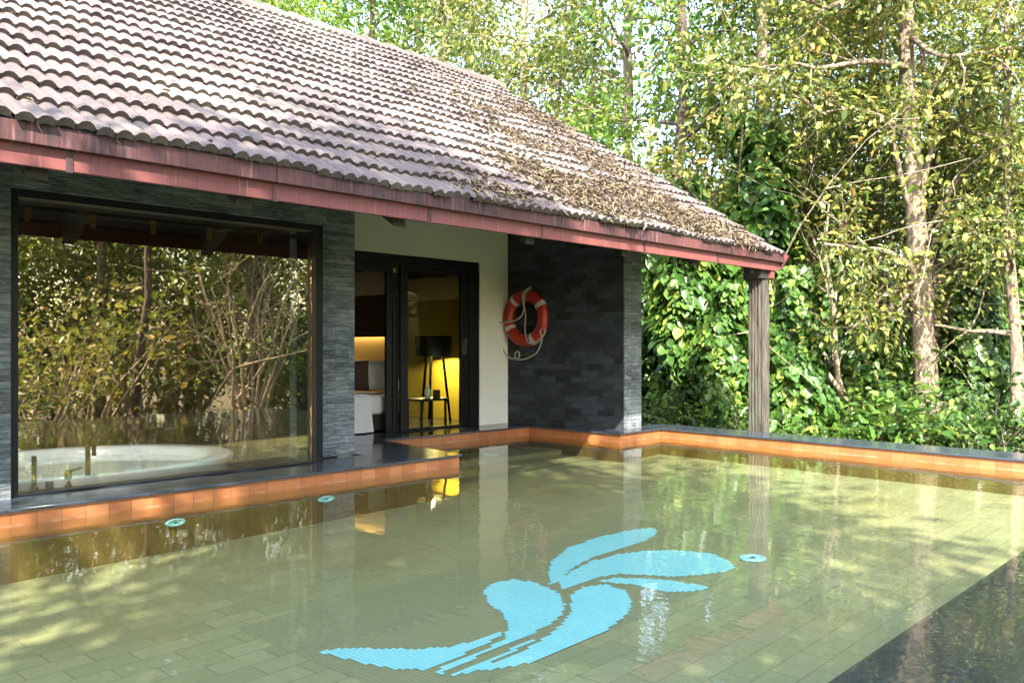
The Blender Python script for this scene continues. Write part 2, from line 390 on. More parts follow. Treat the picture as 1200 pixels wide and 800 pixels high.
# pool fittings
def fitting(name, loc, rx, ry, label, up):
    root = empty(name, loc, label, 'pool light', 'round fittings in the pool')
    def ring(k, lift):
        out = []
        for i in range(32):
            a = 2 * math.pi * i / 32; u, w = math.cos(a) * rx * k, math.sin(a) * ry * k
            out.append((loc[0] + u, loc[1] + (w if up else -lift), loc[2] + (lift if up else w)))
        return out
    b = MB(); A, B, C_, D = ring(1, 0.002), ring(.96, .014), ring(.66, .014), ring(.62, .006)
    b.add(A + B + C_ + D, [(r * 32 + i, r * 32 + (i + 1) % 32, (r + 1) * 32 + (i + 1) % 32, (r + 1) * 32 + i) for r in range(3) for i in range(32)])
    b.obj('rim', 'aqua_fitting', root, True)
    b = MB(); D = ring(.62, .006); b.add(D, [tuple(range(32))]); b.obj('lens', 'aqua_fitting', root)
    b = MB(); E_ = ring(.2, .012); b.add(E_, [tuple(range(32))]); b.obj('nozzle', 'dark_timber', root)
fitting('pool_light', (2.88, 5.955, -.232), .075, .026, 'small aqua wall fitting below the tub window, left of the stone pillar', False)
fitting('pool_light', (4.16, 5.965, -.228), .08, .025, 'small aqua wall fitting below the slab in front of the stone pillar', False)
fitting('pool_light', (7.35, 7.2, -.260), .09, .08, 'small aqua fitting on the underwater step before the bedroom door', True)
fitting('floor_inlet', (5.303, 2.769, fz(5.3) + .003), .088, .088, 'round pale blue fitting on the pool floor at the dolphin nose', True)

# ------------------------------------------------------------------ house
house = empty('villa', (5, 6.5, 0), 'single storey pool villa with brown tiled roof, dark stone and black framed glass', 'house')
# roof: every tile modelled as a humped strip
L = (RIDGE_Y - EAVE_Y) / math.cos(PITCH); CO = .32; HW = .102
su = Vector((0, math.cos(PITCH), math.sin(PITCH))); nu = Vector((0, -math.sin(PITCH), math.cos(PITCH)))
def rp(x, s, hgt): return Vector((x, EAVE_Y, EAVE_Z)) + su * s + nu * (hgt + .010 * math.sin(x * 1.15 + s * .9) + .006 * math.sin(x * 2.9 - s * 1.7))
b = MB(); NP = 7
ncourse = int(L / CO) + 1
for j in range(ncourse):
    s0 = j * CO; s1 = min(s0 + CO + .06, L)
    xs = -4.0 + (j % 2) * HW; i = 0
    pair_t = 0; band = rnd.uniform(-.06, .06)
    while True:
        x = xs + i * HW
        if x + HW > VERGE_X - .01 + rnd.uniform(-.01, .01): break
        if i % 2 == 0: pair_t = min(1, max(0, rnd.gauss(.55, .2) + band)); dz = rnd.uniform(-.005, .006); ds = rnd.uniform(-.02, .02) - (rnd.uniform(.02, .05) if rnd.random() < .03 and j > 0 else 0)
        vs = []; w = HW
        prof = [(0, .0), (.10, .006), (.22, .020), (.40, .0265), (.62, .026), (.82, .014), (.95, -.001)]
        for (s, lift) in ((s0 + ds, .042), (s1, .002)):
            for u, hh in prof: vs.append(rp(x + u * w, s, .012 + hh + lift + dz))
        for u, hh in prof: vs.append(rp(x + u * w, s0 + ds + .004, .012 + max(hh - .024, -.004) + .018 + dz))
        fs = [(k, k + 1, NP + k + 1, NP + k) for k in range(NP - 1)] + [(2 * NP + k, 2 * NP + k + 1, k + 1, k) for k in range(NP - 1)]
        b.add(vs, fs, pair_t + rnd.uniform(-.05, .05)); i += 1
roof = b.obj('roof', 'roof_tile', house)
# boarding under the tiles, gable side and the far slope
b = MB()
A = [rp(-4, .09, -.005), rp(VERGE_X - .02, .09, -.005), rp(VERGE_X - .02, L, -.005), rp(-4, L, -.005)]
B2 = [p - nu * .03 for p in A]
b.add(A + B2, [(0, 1, 2, 3), (7, 6, 5, 4), (0, 4, 5, 1), (1, 5, 6, 2), (3, 2, 6, 7), (0, 3, 7, 4)])
A = [(-4, RIDGE_Y + .004, RIDGE_Z - .01), (VERGE_X - .02, RIDGE_Y + .004, RIDGE_Z - .01), (VERGE_X - .02, RIDGE_Y + 3, RIDGE_Z - 3 * TP), (-4, RIDGE_Y + 3, RIDGE_Z - 3 * TP)]
B2 = [(x, y, z - .04) for x, y, z in A]
b.add(A + B2, [(0, 1, 2, 3), (7, 6, 5, 4), (0, 4, 5, 1), (1, 5, 6, 2), (3, 2, 6, 7), (0, 3, 7, 4)])
b.obj('roof_boarding', 'dark_timber', roof)
# ridge tiles
b = MB(); x = -4.0
while x < VERGE_X - .05:
    tt = rnd.uniform(.55, 1); vs = []; ln = .40
    for xx, rr in ((x - .05, .150), (x + ln * .5, .128), (x + ln, .108)):
        for k in range(9):
            a = math.pi * (k / 8 * 1.1 - .05); vs.append((xx, RIDGE_Y + .0 - math.cos(a) * rr * 1.15, RIDGE_Z + .0 + math.sin(a) * rr * .95 - .02))
    for k in range(9):
        a = math.pi * (k / 8 * 1.1 - .05); vs.append((x - .048, RIDGE_Y - math.cos(a) * .115, RIDGE_Z + math.sin(a) * .105 - .02))
    fs = [(r * 9 + k, r * 9 + k + 1, (r + 1) * 9 + k + 1, (r + 1) * 9 + k) for r in range(2) for k in range(8)] + [(27 + k, 28 + k, k + 1, k) for k in range(8)]
    b.add(vs, fs, tt); x += ln
b.obj('ridge_capping', 'roof_tile', roof)
# verge board
b = MB(); V0 = [rp(VERGE_X, -.05, .04), rp(VERGE_X, L, .04), rp(VERGE_X, L, -.12), rp(VERGE_X, -.05, -.12)]
b.add(V0 + [p + Vector((.03, 0, 0)) for p in V0], [(0, 1, 2, 3), (7, 6, 5, 4), (0, 4, 5, 1), (1, 5, 6, 2), (2, 6, 7, 3), (3, 7, 4, 0)])
b.obj('verge_board', 'red_board', roof)
# fascia boards and gutter boards
joints = [-4.0, -.9, .65, 1.80, 3.06, 4.38, 5.68, 7.23, 8.65, 10.12]
for xa, xb in zip(joints, joints[1:]):
    d = rnd.uniform(-.004, .004)
    MB().box((xa + .004, 4.945 + d, 1.952), (xb - .004, 4.975 + d, 2.066)).obj('fascia_board', 'red_board', roof, bevel=.003)
for xa, xb in ((-4, .2), (.2, 3.05), (3.05, 5.9), (5.9, 8.35), (8.35, 10.26)):
    MB().box((xa + .003, 4.905, 2.062), (xb - .003, 4.943, 2.172)).obj('drip_board', 'red_gutter', roof, bevel=.004)
for xj in joints[1:-1]:
    MB().box((xj - .018, 4.938, 1.945), (xj + .018, 4.944, 2.058)).obj('fascia_strap', 'red_gutter', roof)
MB().box((10.125, 4.95, 1.975), (10.235, 4.99, 2.06)).obj('fascia_end', 'red_board', roof)
# rafters
for xr in (-2.1, -.85, .40, 1.66, 2.88, 4.15, 5.6, 7.0, 8.3, 9.6):
    b = MB(); p = [(xr - .05, 5.02, 1.900), (xr - .05, 5.02, 2.10), (xr - .05, 8.0, 2.10 + 2.98 * TP), (xr - .05, 8.0, 1.900 + 2.98 * TP)]
    p2 = [(x + .11, y, z) for x, y, z in p]
    b.add(p + p2, [(0, 1, 2, 3), (7, 6, 5, 4), (0, 4, 5, 1), (1, 5, 6, 2), (2, 6, 7, 3), (3, 7, 4, 0)])
    b.obj('rafter', 'dark_timber', roof)
MB().box((-4, 6.5, 2.4), (9.4, 6.62, 2.52)).obj('wall_plate', 'dark_timber', house)

# front stone, left pillar and header over the picture window
b = MB(); b.box((-.6, 6.38, 0), (1.955, 6.62, 2.9)); b.box((1.955, 6.38, 2.075), (4.45, 6.62, 2.9)); b.obj('stone_wall', 'slate', house)
b = MB(); b.box((4.452, 6.70, 0), (5.0, 6.95, 3.0)); b.obj('stone_pillar', 'slate', house, bevel=.006)
# picture window
win = MB()
win.box((1.957, 6.42, 0), (2.015, 6.60, 2.073)); win.box((4.375, 6.42, 0), (4.45, 6.72, 2.073)); win.box((2.015, 6.42, 2.02), (4.375, 6.60, 2.073)); win.box((2.015, 6.43, 0), (4.375, 6.56, .012))
window = win.obj('picture_window', 'black_metal', house, bevel=.004)
MB().box((2.016, 6.48, .013), (4.374, 6.492, 2.019)).obj('pane', 'mirror_glass', window)
# recess: white wall with door opening
b = MB(); b.box((5.0, 8.04, 2.115), (8.0, 8.18, 4.1)); b.box((8.0, 8.04, 0), (8.62, 8.18, 4.1)); b.obj('plaster_wall', 'plaster', house)
# slate side wall with the lifebuoy (slightly splayed)
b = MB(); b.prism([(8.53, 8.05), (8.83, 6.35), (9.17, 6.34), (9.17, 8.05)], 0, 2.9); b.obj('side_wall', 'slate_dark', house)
b = MB(); b.prism([(8.824, 6.332), (9.174, 6.322), (9.174, 6.337), (8.827, 6.347)], 0.002, 2.9); b.obj('wall_end', 'slate', house)
# sliding door
d = MB(); d.box((5.002, 8.06, 2.0), (7.998, 8.16, 2.113)); d.box((7.83, 8.05, .001), (7.998, 8.17, 2.0)); d.box((5.002, 8.06, .001), (5.06, 8.16, 2.0))
door = d.obj('sliding_door', 'black_metal', house, bevel=.003)
b = MB(); b.box((6.70, 8.07, .002), (6.81, 8.11, 1.998)); b.box((7.69, 8.07, .002), (7.828, 8.11, 1.998)); b.box((6.81, 8.07, 1.93), (7.69, 8.11, 1.998)); b.box((6.81, 8.07, .002), (7.69, 8.11, .03))
leafp = b.obj('door_leaf', 'black_metal', door, bevel=.003)
MB().box((6.812, 8.085, .032), (7.688, 8.093, 1.928)).obj('pane', 'door_glass', leafp)
b = MB(); b.box((6.52, 8.115, .002), (6.62, 8.155, 1.998)); b.box((6.60, 8.115, .002), (6.70, 8.155, 1.90)); b.box((5.06, 8.115, 1.9), (6.52, 8.155, 1.998)); b.obj('parked_leaf', 'black_metal', door, bevel=.003)
b = MB(); b.box((7.75, 8.035, .92), (7.765, 8.069, 1.12)); b.obj('handle', 'steel', door)
# interior shell
b = MB()
b.box((5.02, 12, 0), (8.6, 12.1, 3)); b.box((5.0, 8.2, .0), (5.08, 12, 3)); b.obj('bedroom_wall', 'room_wall', house)
b = MB(); b.box((8.42, 8.181, .001), (8.52, 12, 3)); b.obj('gold_wall', 'gold_wall', house)
b = MB(); b.box((7.125, 8.7, .001), (7.22, 12, 2.4)); b.obj('headboard_wall', 'room_wall', house)
b = MB(); b.box((7.085, 8.68, 1.70), (7.123, 12, 2.02)); b.obj('pelmet', 'cream', house)
b = MB(); b.box((8.38, 8.185, 1.70), (8.418, 12, 2.02)); b.obj('pelmet', 'cream', house)
b = MB(); b.box((5.08, 8.2, 2.35), (8.42, 12, 2.4)); b.box((-4.4, 6.63, 2.3), (4.99, 9.8, 2.36)); b.obj('ceiling', 'ceiling', house)
b = MB(); b.box((-4.5, 9.5, -.6), (5.0, 9.6, 2.3)); b.box((4.9, 6.96, -.6), (4.99, 9.5, 2.3)); b.obj('bathroom_wall', 'blinds', house)
b = MB(); b.box((-4.5, 6.62, -.9), (4.99, 9.5, -.45)); b.obj('bathroom_floor', 'dark_room', house)
b = MB(); b.box((4.25, 7.25, -.44), (4.88, 9.4, -.06)); b.obj('tub_bench', 'dark_timber', house)
# rolled curtain with gold hooks at the head of the window
b = MB(); b.tube([(2.02, 6.75, 2.0), (4.4, 6.75, 2.0)], .02, 10); rail = b.obj('curtain_rail', 'dark_timber', house, True)
for xh in (2.17, 2.62, 3.08, 3.55, 4.02):
    MB().box((xh - .018, 6.725, 1.90), (xh + .018, 6.745, 2.0)).obj('hook', 'brass', rail)

# column at the roof corner
cx, cy = 9.93, 5.10
colm = empty('corner_column', (cx, cy, -1.05), 'square post wrapped in ribbed coir bark holding up the roof corner', 'column')
b = MB(); n = 64; vs = []
zs = [-1.05 + i * .145 for i in range(21)]
for z in zs:
    for k in range(n):
        a = 2 * math.pi * k / n; c4 = max(abs(math.cos(a)), abs(math.sin(a)))
        r = .094 / (c4 ** .75) + (.008 if k % 4 < 2 else -.006) + rnd.uniform(-.003, .003)
        vs.append((cx + r * math.cos(a), cy + r * math.sin(a), z))
b.add(vs, [(i * n + k, i * n + (k + 1) % n, (i + 1) * n + (k + 1) % n, (i + 1) * n + k) for i in range(len(zs) - 1) for k in range(n)])
b.obj('shaft', 'coir', colm)
MB().box((cx - .17, cy - .11, 1.852), (cx + .035, cy + .12, 1.99)).obj('bearer', 'dark_timber', colm)
MB().box((cx + .037, cy - .14, 1.86), (cx + .125, cy + .12, 2.0)).obj('cap_block', 'red_board', colm)

# ------------------------------------------------------------------ lifebuoy on the side wall
wd = Vector((.03, -1.7, 0)).normalized(); wn = Vector((wd.y, -wd.x, 0))   # along the wall, out of it
if wn.x > 0: wn = -wn
bc = Vector((8.53, 8.05, 1.395)) + wd * .40 + wn * .075
ring = empty('lifebuoy', tuple(bc), 'red lifebuoy with four white bands hanging on the dark stone wall', 'lifebuoy')
RM, RM2 = .300, .080
def bp_(a, q_, rr=RM2): 
    e = wd * math.cos(a) + Vector((0, 0, 1)) * math.sin(a)
    return bc + e * (RM + rr * math.cos(q_)) + wn * (rr * .8 * math.sin(q_))
def torus(a0, a1, na, rr):
    b = MB(); nq = 16; vs = [bp_(a0 + (a1 - a0) * i / na, 2 * math.pi * k / nq, rr) for i in range(na + 1) for k in range(nq)]
    b.add(vs, [(i * nq + k, i * nq + (k + 1) % nq, (i + 1) * nq + (k + 1) % nq, (i + 1) * nq + k) for i in range(na) for k in range(nq)]); return b
torus(0, 2 * math.pi, 64, RM2).obj('ring', 'orange_plastic', ring, True)
for deg in (128, 32, 207, 297): torus(R(deg - 5.5), R(deg + 5.5), 6, RM2 + .004).obj('reflective_band', 'band_white', ring, True)
def wp(u, z, out): return bc + wd * u + Vector((0, 0, z)) + wn * out
def smoothpath(P, k=6):
    out = []
    for i in range(len(P) - 1):
        p0, p1, p2, p3 = P[max(i - 1, 0)], P[i], P[i + 1], P[min(i + 2, len(P) - 1)]
        for j in range(k):
            t_ = j / k; out.append(.5 * ((2 * p1) + (p2 - p0) * t_ + (2 * p0 - 5 * p1 + 4 * p2 - p3) * t_ ** 2 + (3 * p1 - p0 - 3 * p2 + p3) * t_ ** 3))
    return out + [P[-1]]
rope = [(.12, .40, .02), (.07, .30, .1), (-.02, .08, .03), (-.12, -.02, .04), (-.26, -.05, .1), (-.40, -.05, .08)]
rope2 = [(.10, .40, .03), (.03, .30, .1), (.02, .05, .03), (.01, -.12, .03), (.06, -.27, .06), (.14, -.33, .09), (.28, -.31, .1), (.40, -.20, .09), (.38, -.14, .09), (.33, -.18, .1), (.34, -.28, .08), (.22, -.44, .03), (.02, -.53, .01), (-.16, -.54, .01), (-.17, -.46, .02), (-.11, -.44, .02), (-.12, -.52, .01), (-.28, -.52, .01), (-.40, -.40, .01), (-.42, -.22, .02)]
b = MB()
for rr in (rope, rope2): b.tube(smoothpath([wp(*p) for p in rr]), .0095, 7)
b.obj('grab_rope', 'rope', ring, True)
MB().tube([wp(.11, .40, -.09), wp(.11, .40, .05), wp(.11, .43, .06)], .008, 7).obj('hook', 'steel', ring)

# ------------------------------------------------------------------ bathroom: round tub and its black taps
tub = empty('bathtub', (2.78, 7.68, -.44), 'large round white bathtub sunk behind the picture window', 'bathtub')
TB = (2.78, 7.68, 0)
def wide(mb): mb.v = [(TB[0] + (x - TB[0]) * 1.2, TB[1] + (y - TB[1]) * .93, z) for x, y, z in mb.v]
b = MB(); b.lathe([(1.08, -.44), (1.13, -.02), (1.16, .02), (1.165, .052), (1.14, .066), (1.02, .066), (.985, .058), (.96, .03), (.86, -.2), (.7, -.36), (.02, -.38)], TB, 72); wide(b); b.obj('basin', 'enamel', tub, True)
b = MB(); b.lathe([(.945, -.005), (.01, -.005)], TB, 64); wide(b); b.obj('bath_water', 'tub_water', tub)
tapdeck = MB().box((1.96, 6.622, -.05), (4.0, 6.70, .0)).obj('tap_shelf', 'granite', house)
def tapat(px, py): 
    d = ray(px, py); s = 6.66 / d[1]; return EYE + s * d
p = tapat(40, 576); sp = empty('hand_shower', (p[0], 6.66, 0), 'black upright hand shower bar at the far left of the tub edge', 'tap', 'black taps along the tub edge')
b = MB(); b.tube([(p[0], 6.66, 0), (p[0], 6.66, .02)], .03, 16); b.obj('base', 'black_metal', sp, True)
b = MB(); b.tube([(p[0], 6.66, .015), (p[0], 6.66, .24)], .017, 16); b.obj('bar', 'black_metal', sp, True)
p = tapat(58, 570); sp = empty('tap_knob', (p[0], 6.66, 0), 'short black round knob between the shower bar and the lever mixer', 'tap', 'black taps along the tub edge')
b = MB(); b.tube([(p[0], 6.66, 0), (p[0], 6.66, .05)], .026, 16); b.obj('knob', 'black_metal', sp, True)
p = tapat(80, 570); sp = empty('mixer_tap', (p[0], 6.66, 0), 'black mixer tap with a sideways lever beside the spout', 'tap', 'black taps along the tub edge')
b = MB(); b.tube([(p[0], 6.66, 0), (p[0], 6.66, .075), (p[0], 6.66, .1)], [.026, .026, .022], 16); b.obj('body', 'black_metal', sp, True)
b = MB(); b.tube([(p[0] - .02, 6.66, .105), (p[0] + .03, 6.65, .115), (p[0] + .09, 6.64, .13)], [.014, .01, .006], 10); b.obj('lever', 'black_metal', sp, True)
p = tapat(103, 570); sp = empty('tub_spout', (p[0], 6.66, 0), 'tall black hooked spout at the tub edge', 'tap', 'black taps along the tub edge')
b = MB(); b.tube([(p[0], 6.66, 0), (p[0], 6.66, .28)], .018, 16); b.obj('riser', 'black_metal', sp, True)
b = MB(); b.tube(smoothpath([Vector((p[0], 6.66, .27)), Vector((p[0] + .01, 6.67, .32)), Vector((p[0] + .045, 6.70, .335)), Vector((p[0] + .065, 6.72, .29)), Vector((p[0] + .07, 6.725, .20))]), .016, 12); b.obj('spout', 'black_metal', sp, True)

cl_ = empty('added_ceiling_lamp', (2.9, 7.5, 2.3), 'small round downlight added in the bathroom ceiling to light the white tub', 'lamp')  # lamp out of view, inferred from a glint, added to light the tub
MB().lathe([(.045, -.002), (.07, -.002), (.07, -.03), (.05, -.03), (.045, -.012)], (2.9, 7.5, 2.3), 24).obj('trim', 'steel', cl_, True)
MB().lathe([(.045, -.010), (.002, -.010)], (2.9, 7.5, 2.3), 24).obj('lens', 'lamp_bulb', cl_)
# ------------------------------------------------------------------ bedroom
bed = empty('bed', (5.9, 9.3, 0), 'low double bed with white cover hanging to the floor inside the open door', 'bed')
MB().box((5.15, 8.35, .02), (6.96, 10.2, .2)).obj('base', 'dark_timber', bed)
MB().box((5.1, 8.28, .205), (7.0, 10.25, .44)).obj('mattress', 'white_cloth', bed, bevel=.05)
b = MB(); vs = []; nX, nP = 30, 14
for i in range(nX + 1):
    X = 5.05 + 1.32 * i / nX + .0
    for j in range(nP + 1):
        s = j / nP
        if s < .5: y, z = 10.2 - (10.2 - 8.26) * s / .5, .462
        else:
            q_ = (s - .5) / .5; y = 8.24 - .045 * q_ + .018 * math.sin(i * 1.1 + q_) * q_; z = .455 - .44 * q_
        vs.append((X + (.03 * q_ if s >= .5 else 0), y, z))
b.add(vs, [(i * (nP + 1) + j, (i + 1) * (nP + 1) + j, (i + 1) * (nP + 1) + j + 1, i * (nP + 1) + j + 1) for i in range(nX) for j in range(nP)])
b.obj('cover', 'white_cloth', bed, True)
MB().box((7.06, 8.68, .02), (7.12, 10.4, 1.17)).obj('headboard', 'headboard', bed, bevel=.01)
b = MB(); b.box((6.96, 8.68, 1.20), (7.12, 10.4, 1.22)); b.box((6.96, 8.68, 1.145), (6.975, 10.4, 1.199)); b.obj('light_ledge', 'dark_timber', bed)
def cushion(loc, w, h, thick, ry, rz, mat, label):
    n = 12; vs = []; fs = []
    for side in (1, -1):
        for i in range(n + 1):
            for j in range(n + 1):
                u, v_ = 2 * i / n - 1, 2 * j / n - 1
                k = (1 - abs(u) ** 3.0) * (1 - abs(v_) ** 3.0)
                pin = 1 - .07 * (1 - abs(u)) * abs(v_) ** 2 - 0
                vs.append(Vector((side * thick * k ** .6, u * w / 2 * (1 - .06 * (1 - v_ * v_)), v_ * h / 2 * (1 - .06 * (1 - u * u)))))
    m_ = n + 1
    for sidx in (0, 1):
        o0 = sidx * m_ * m_
        for i in range(n):
            for j in range(n):
                q4 = (o0 + i * m_ + j, o0 + (i + 1) * m_ + j, o0 + (i + 1) * m_ + j + 1, o0 + i * m_ + j + 1); fs.append(q4 if sidx == 0 else q4[::-1])
    b = MB(); b.add(vs, fs); o = b.obj('pillow', mat, None, True); o.location = loc; o.rotation_euler = (0, ry, rz)
    return tag(o, label, 'pillow', 'pillows against the headboard')
cushion((6.86, 8.74, .66), .58, .42, .10, R(-22), R(42), 'white_cloth', 'white pillow nearest the door, leaning on the headboard')
cushion((6.50, 8.78, .66), .44, .42, .09, R(-24), R(50), 'brown_cloth', 'dark brown cushion in front of the white pillows')
cushion((6.86, 9.5, .67), .6, .46, .09, R(-20), R(5), 'white_cloth', 'white pillow behind the dark brown cushion')
# tripod lamp
lx, ly = ground_at(508, 12.0)
lamp = empty('tripod_lamp', (lx, ly, 0), 'tripod floor lamp with wide black shade lighting the yellow wall', 'lamp')
b = MB(); b.lathe([(.245, .89), (.255, 1.17), (.248, 1.17), (.238, .89)], (lx, ly, 0), 40); b.obj('lamp_shade', 'black_metal', lamp, True)
b = MB(); b.lathe([(.2495, 1.165), (.005, 1.165)], (lx, ly, 0), 24); b.obj('shade_top', 'black_metal', lamp)
for k in range(3):
    a = R(20 + 120 * k) + ALPHA
    b = MB(); b.tube([(lx + math.cos(a) * .12, ly + math.sin(a) * .12, 1.0), (lx + math.cos(a) * .24, ly + math.sin(a) * .24, .0)], .018, 8); b.obj('leg', 'matte_black', lamp, True)
b = MB(); b.lathe([(.004, -.05), (.035, -.03), (.045, 0), (.03, .035), (.004, .05)], (lx, ly, 1.11), 16); b.obj('bulb', 'lamp_bulb', lamp, True)
tx, ty = ground_at(500, 10.95)
tab = empty('side_table', (tx, ty, 0), 'low black side table in front of the tripod lamp', 'table')
b = MB(); b.box((tx - .23, ty - .16, .345), (tx + .23, ty + .16, .375)); b.obj('top', 'black_metal', tab, bevel=.004)
for sx in (-1, 1):
    for sy in (-1, 1): MB().box((tx + sx * .2 - .012, ty + sy * .13 - .012, 0), (tx + sx * .2 + .012, ty + sy * .13 + .012, .344)).obj('leg', 'black_metal', tab)
def lathe_thing(name, prof, c, mat, label, cat):
    b = MB(); b.lathe(prof, c, 24); return tag(b.obj(name, mat, None, True), label, cat)
lathe_thing('glass_jar', [(.004, 0), (.04, 0), (.042, .09), (.025, .12), (.025, .15), (.004, .15)], (tx + .0, ty - .02, .376), 'ceramic', 'small pale jar standing on the black side table', 'jar')
lathe_thing('mug', [(.004, 0), (.045, 0), (.05, .1), (.044, .1), (.04, .01), (.004, .01)], (tx + .12, ty - .05, .376), 'brown_cloth', 'dark mug standing beside the jar on the side table', 'mug')

# ------------------------------------------------------------------ vegetation
def leaf_mesh(name, pts, nrm, axis, size, tint, width=.5, fold=.18):
    """six-vertex folded leaves: pts base, axis along, nrm up."""
    n = len(pts); axis = axis / (np.linalg.norm(axis, axis=1, keepdims=True) + 1e-9)
    side = np.cross(axis, nrm); side /= (np.linalg.norm(side, axis=1, keepdims=True) + 1e-9)
    up = np.cross(side, axis); s = size[:, None]
    w = s * width * .5
    V = np.empty((n, 6, 3))
    V[:, 0] = pts; V[:, 3] = pts + axis * s - up * s * .12
    V[:, 1] = pts + axis * s * .28 + side * w + up * s * fold * .5
    V[:, 2] = pts + axis * s * .68 + side * w * .8 + up * s * fold * .35
    V[:, 5] = pts + axis * s * .28 - side * w + up * s * fold * .5
    V[:, 4] = pts + axis * s * .68 - side * w * .8 + up * s * fold * .35
    me = bpy.data.meshes.new(name)
    me.vertices.add(n * 6); me.vertices.foreach_set('co', V.reshape(-1))
    me.loops.add(n * 8); me.polygons.add(n * 2)
    base = (np.arange(n) * 6)[:, None]
    idx = np.concatenate([base + np.array([[0, 1, 2, 3]]), base + np.array([[0, 3, 4, 5]])], axis=1)
    me.loops.foreach_set('vertex_index', idx.reshape(-1).astype(np.int32))
    me.polygons.foreach_set('loop_start', (np.arange(n * 2) * 4).astype(np.int32))
    me.update(calc_edges=True); me.validate()
    a = me.attributes.new('tint', 'FLOAT', 'POINT'); a.data.foreach_set('value', np.repeat(np.clip(tint, 0, 1), 6).astype(np.float32))
    return me

def leaves_around(rng, anchors, per, spread, size, tint_mu=.45, tint_sd=.22, droop=.4, name='foliage', width=.5, clump=.18):
    A = np.array([a[0] for a in anchors]); D = np.array([a[1] for a in anchors])
    idx = np.repeat(np.arange(len(A)), per); n = len(idx)
    off = rng.normal(size=(n, 3)) * spread * np.array([1, 1, .75])
    pts = A[idx] + off
    ax = off / (spread + 1e-6) * .6 + D[idx] * .4 + rng.normal(size=(n, 3)) * .5; ax[:, 2] -= droop
    nr = rng.normal(size=(n, 3)) * .55 + np.array([0, 0, 1.0])
    sz = size * np.clip(rng.lognormal(-.12, .38, n), .4, 1.9)
    tint = tint_mu + rng.normal(size=n) * tint_sd + (rng.normal(size=len(A)) * clump)[idx]
    return leaf_mesh(name, pts, nr, ax, sz, tint, width)

def wander(rng, start, direc, length, segs, wob, upturn=0.0):
    p = Vector(start); d = Vector(direc).normalized(); out = [p.copy()]
    for i in range(segs):
        d = (d + Vector(rng.normal(size=3)) * wob + Vector((0, 0, upturn))).normalized(); p = p + d * (length / segs); out.append(p.copy())
    return out
def grow(rng, b, anchors, start, direc, length, r, level, maxlevel, kids=4, wob=.16, upturn=.04, sides=6):
    segs = 6 if level < 2 else 4
    pts = wander(rng, start, direc, length, segs, wob, upturn)
    rad = [max(r * (1 - .8 * i / segs), .0035) for i in range(segs + 1)]
    b.tube(pts, rad, max(3, sides - level * 1), cap=False)
    if level >= maxlevel:
        for i in range(1, segs + 1): anchors.append((tuple(pts[i]), tuple((pts[i] - pts[i - 1]).normalized())))
        return
    for k in range(kids):
        f = rng.uniform(.3, 1.0) * segs; i = min(int(f), segs - 1); q = pts[i].lerp(pts[i + 1], f - i)
        d = (pts[i + 1] - pts[i]).normalized(); nd = (d * .55 + Vector(rng.normal(size=3)) * .62).normalized()
        grow(rng, b, anchors, q, nd, length * rng.uniform(.45, .7), rad[i] * .6, level + 1, maxlevel, max(2, kids - 1), wob, upturn, sides)

def make_tree(seed, H, r0, crown_from, limb_len, limbs, per, spread, size, leafmat, barkmat, tint=.45, levels=2, wob=.05, kids=4, up=.03, crown_top=1.0, lean=(0, 0), name='forest_tree'):
    rng = np.random.default_rng(seed); b = MB(); anchors = []
    segs = 14; pts = []; x = y = 0.0
    for i in range(segs + 1):
        pts.append(Vector((x, y, H * i / segs))); x += rng.normal() * wob + lean[0] / segs; y += rng.normal() * wob + lean[1] / segs
    rad = [r0 * (1.25 if i == 0 else 1) * (1 - .72 * i / segs) for i in range(segs + 1)]
    b.tube(pts, rad, 12, jit=.05)
    for k in range(limbs):
        f = (crown_from + (crown_top - crown_from) * (k + rng.uniform(0, .9)) / limbs) * segs; i = min(int(f), segs - 1); q = pts[i].lerp(pts[i + 1], f - i)
        a = k * 2.4 + rng.uniform(-.6, .6); d = Vector((math.cos(a), math.sin(a), rng.uniform(.0, .6)))
        sc_ = 1 - .45 * (k / limbs)
        grow(rng, b, anchors, q, d, limb_len * sc_ * rng.uniform(.7, 1.15), rad[i] * .42, 1, levels, kids, .17, up)
    root = bpy.data.objects.new(name, None); col.objects.link(root)
    me = bpy.data.meshes.new('trunk'); me.from_pydata(b.v, [], b.f); me.update(); link('trunk', me, barkmat, root, True, local=True)
    if per: link('crown', leaves_around(rng, anchors, per, spread, size, tint, name='crown'), leafmat, root, local=True)
    return root

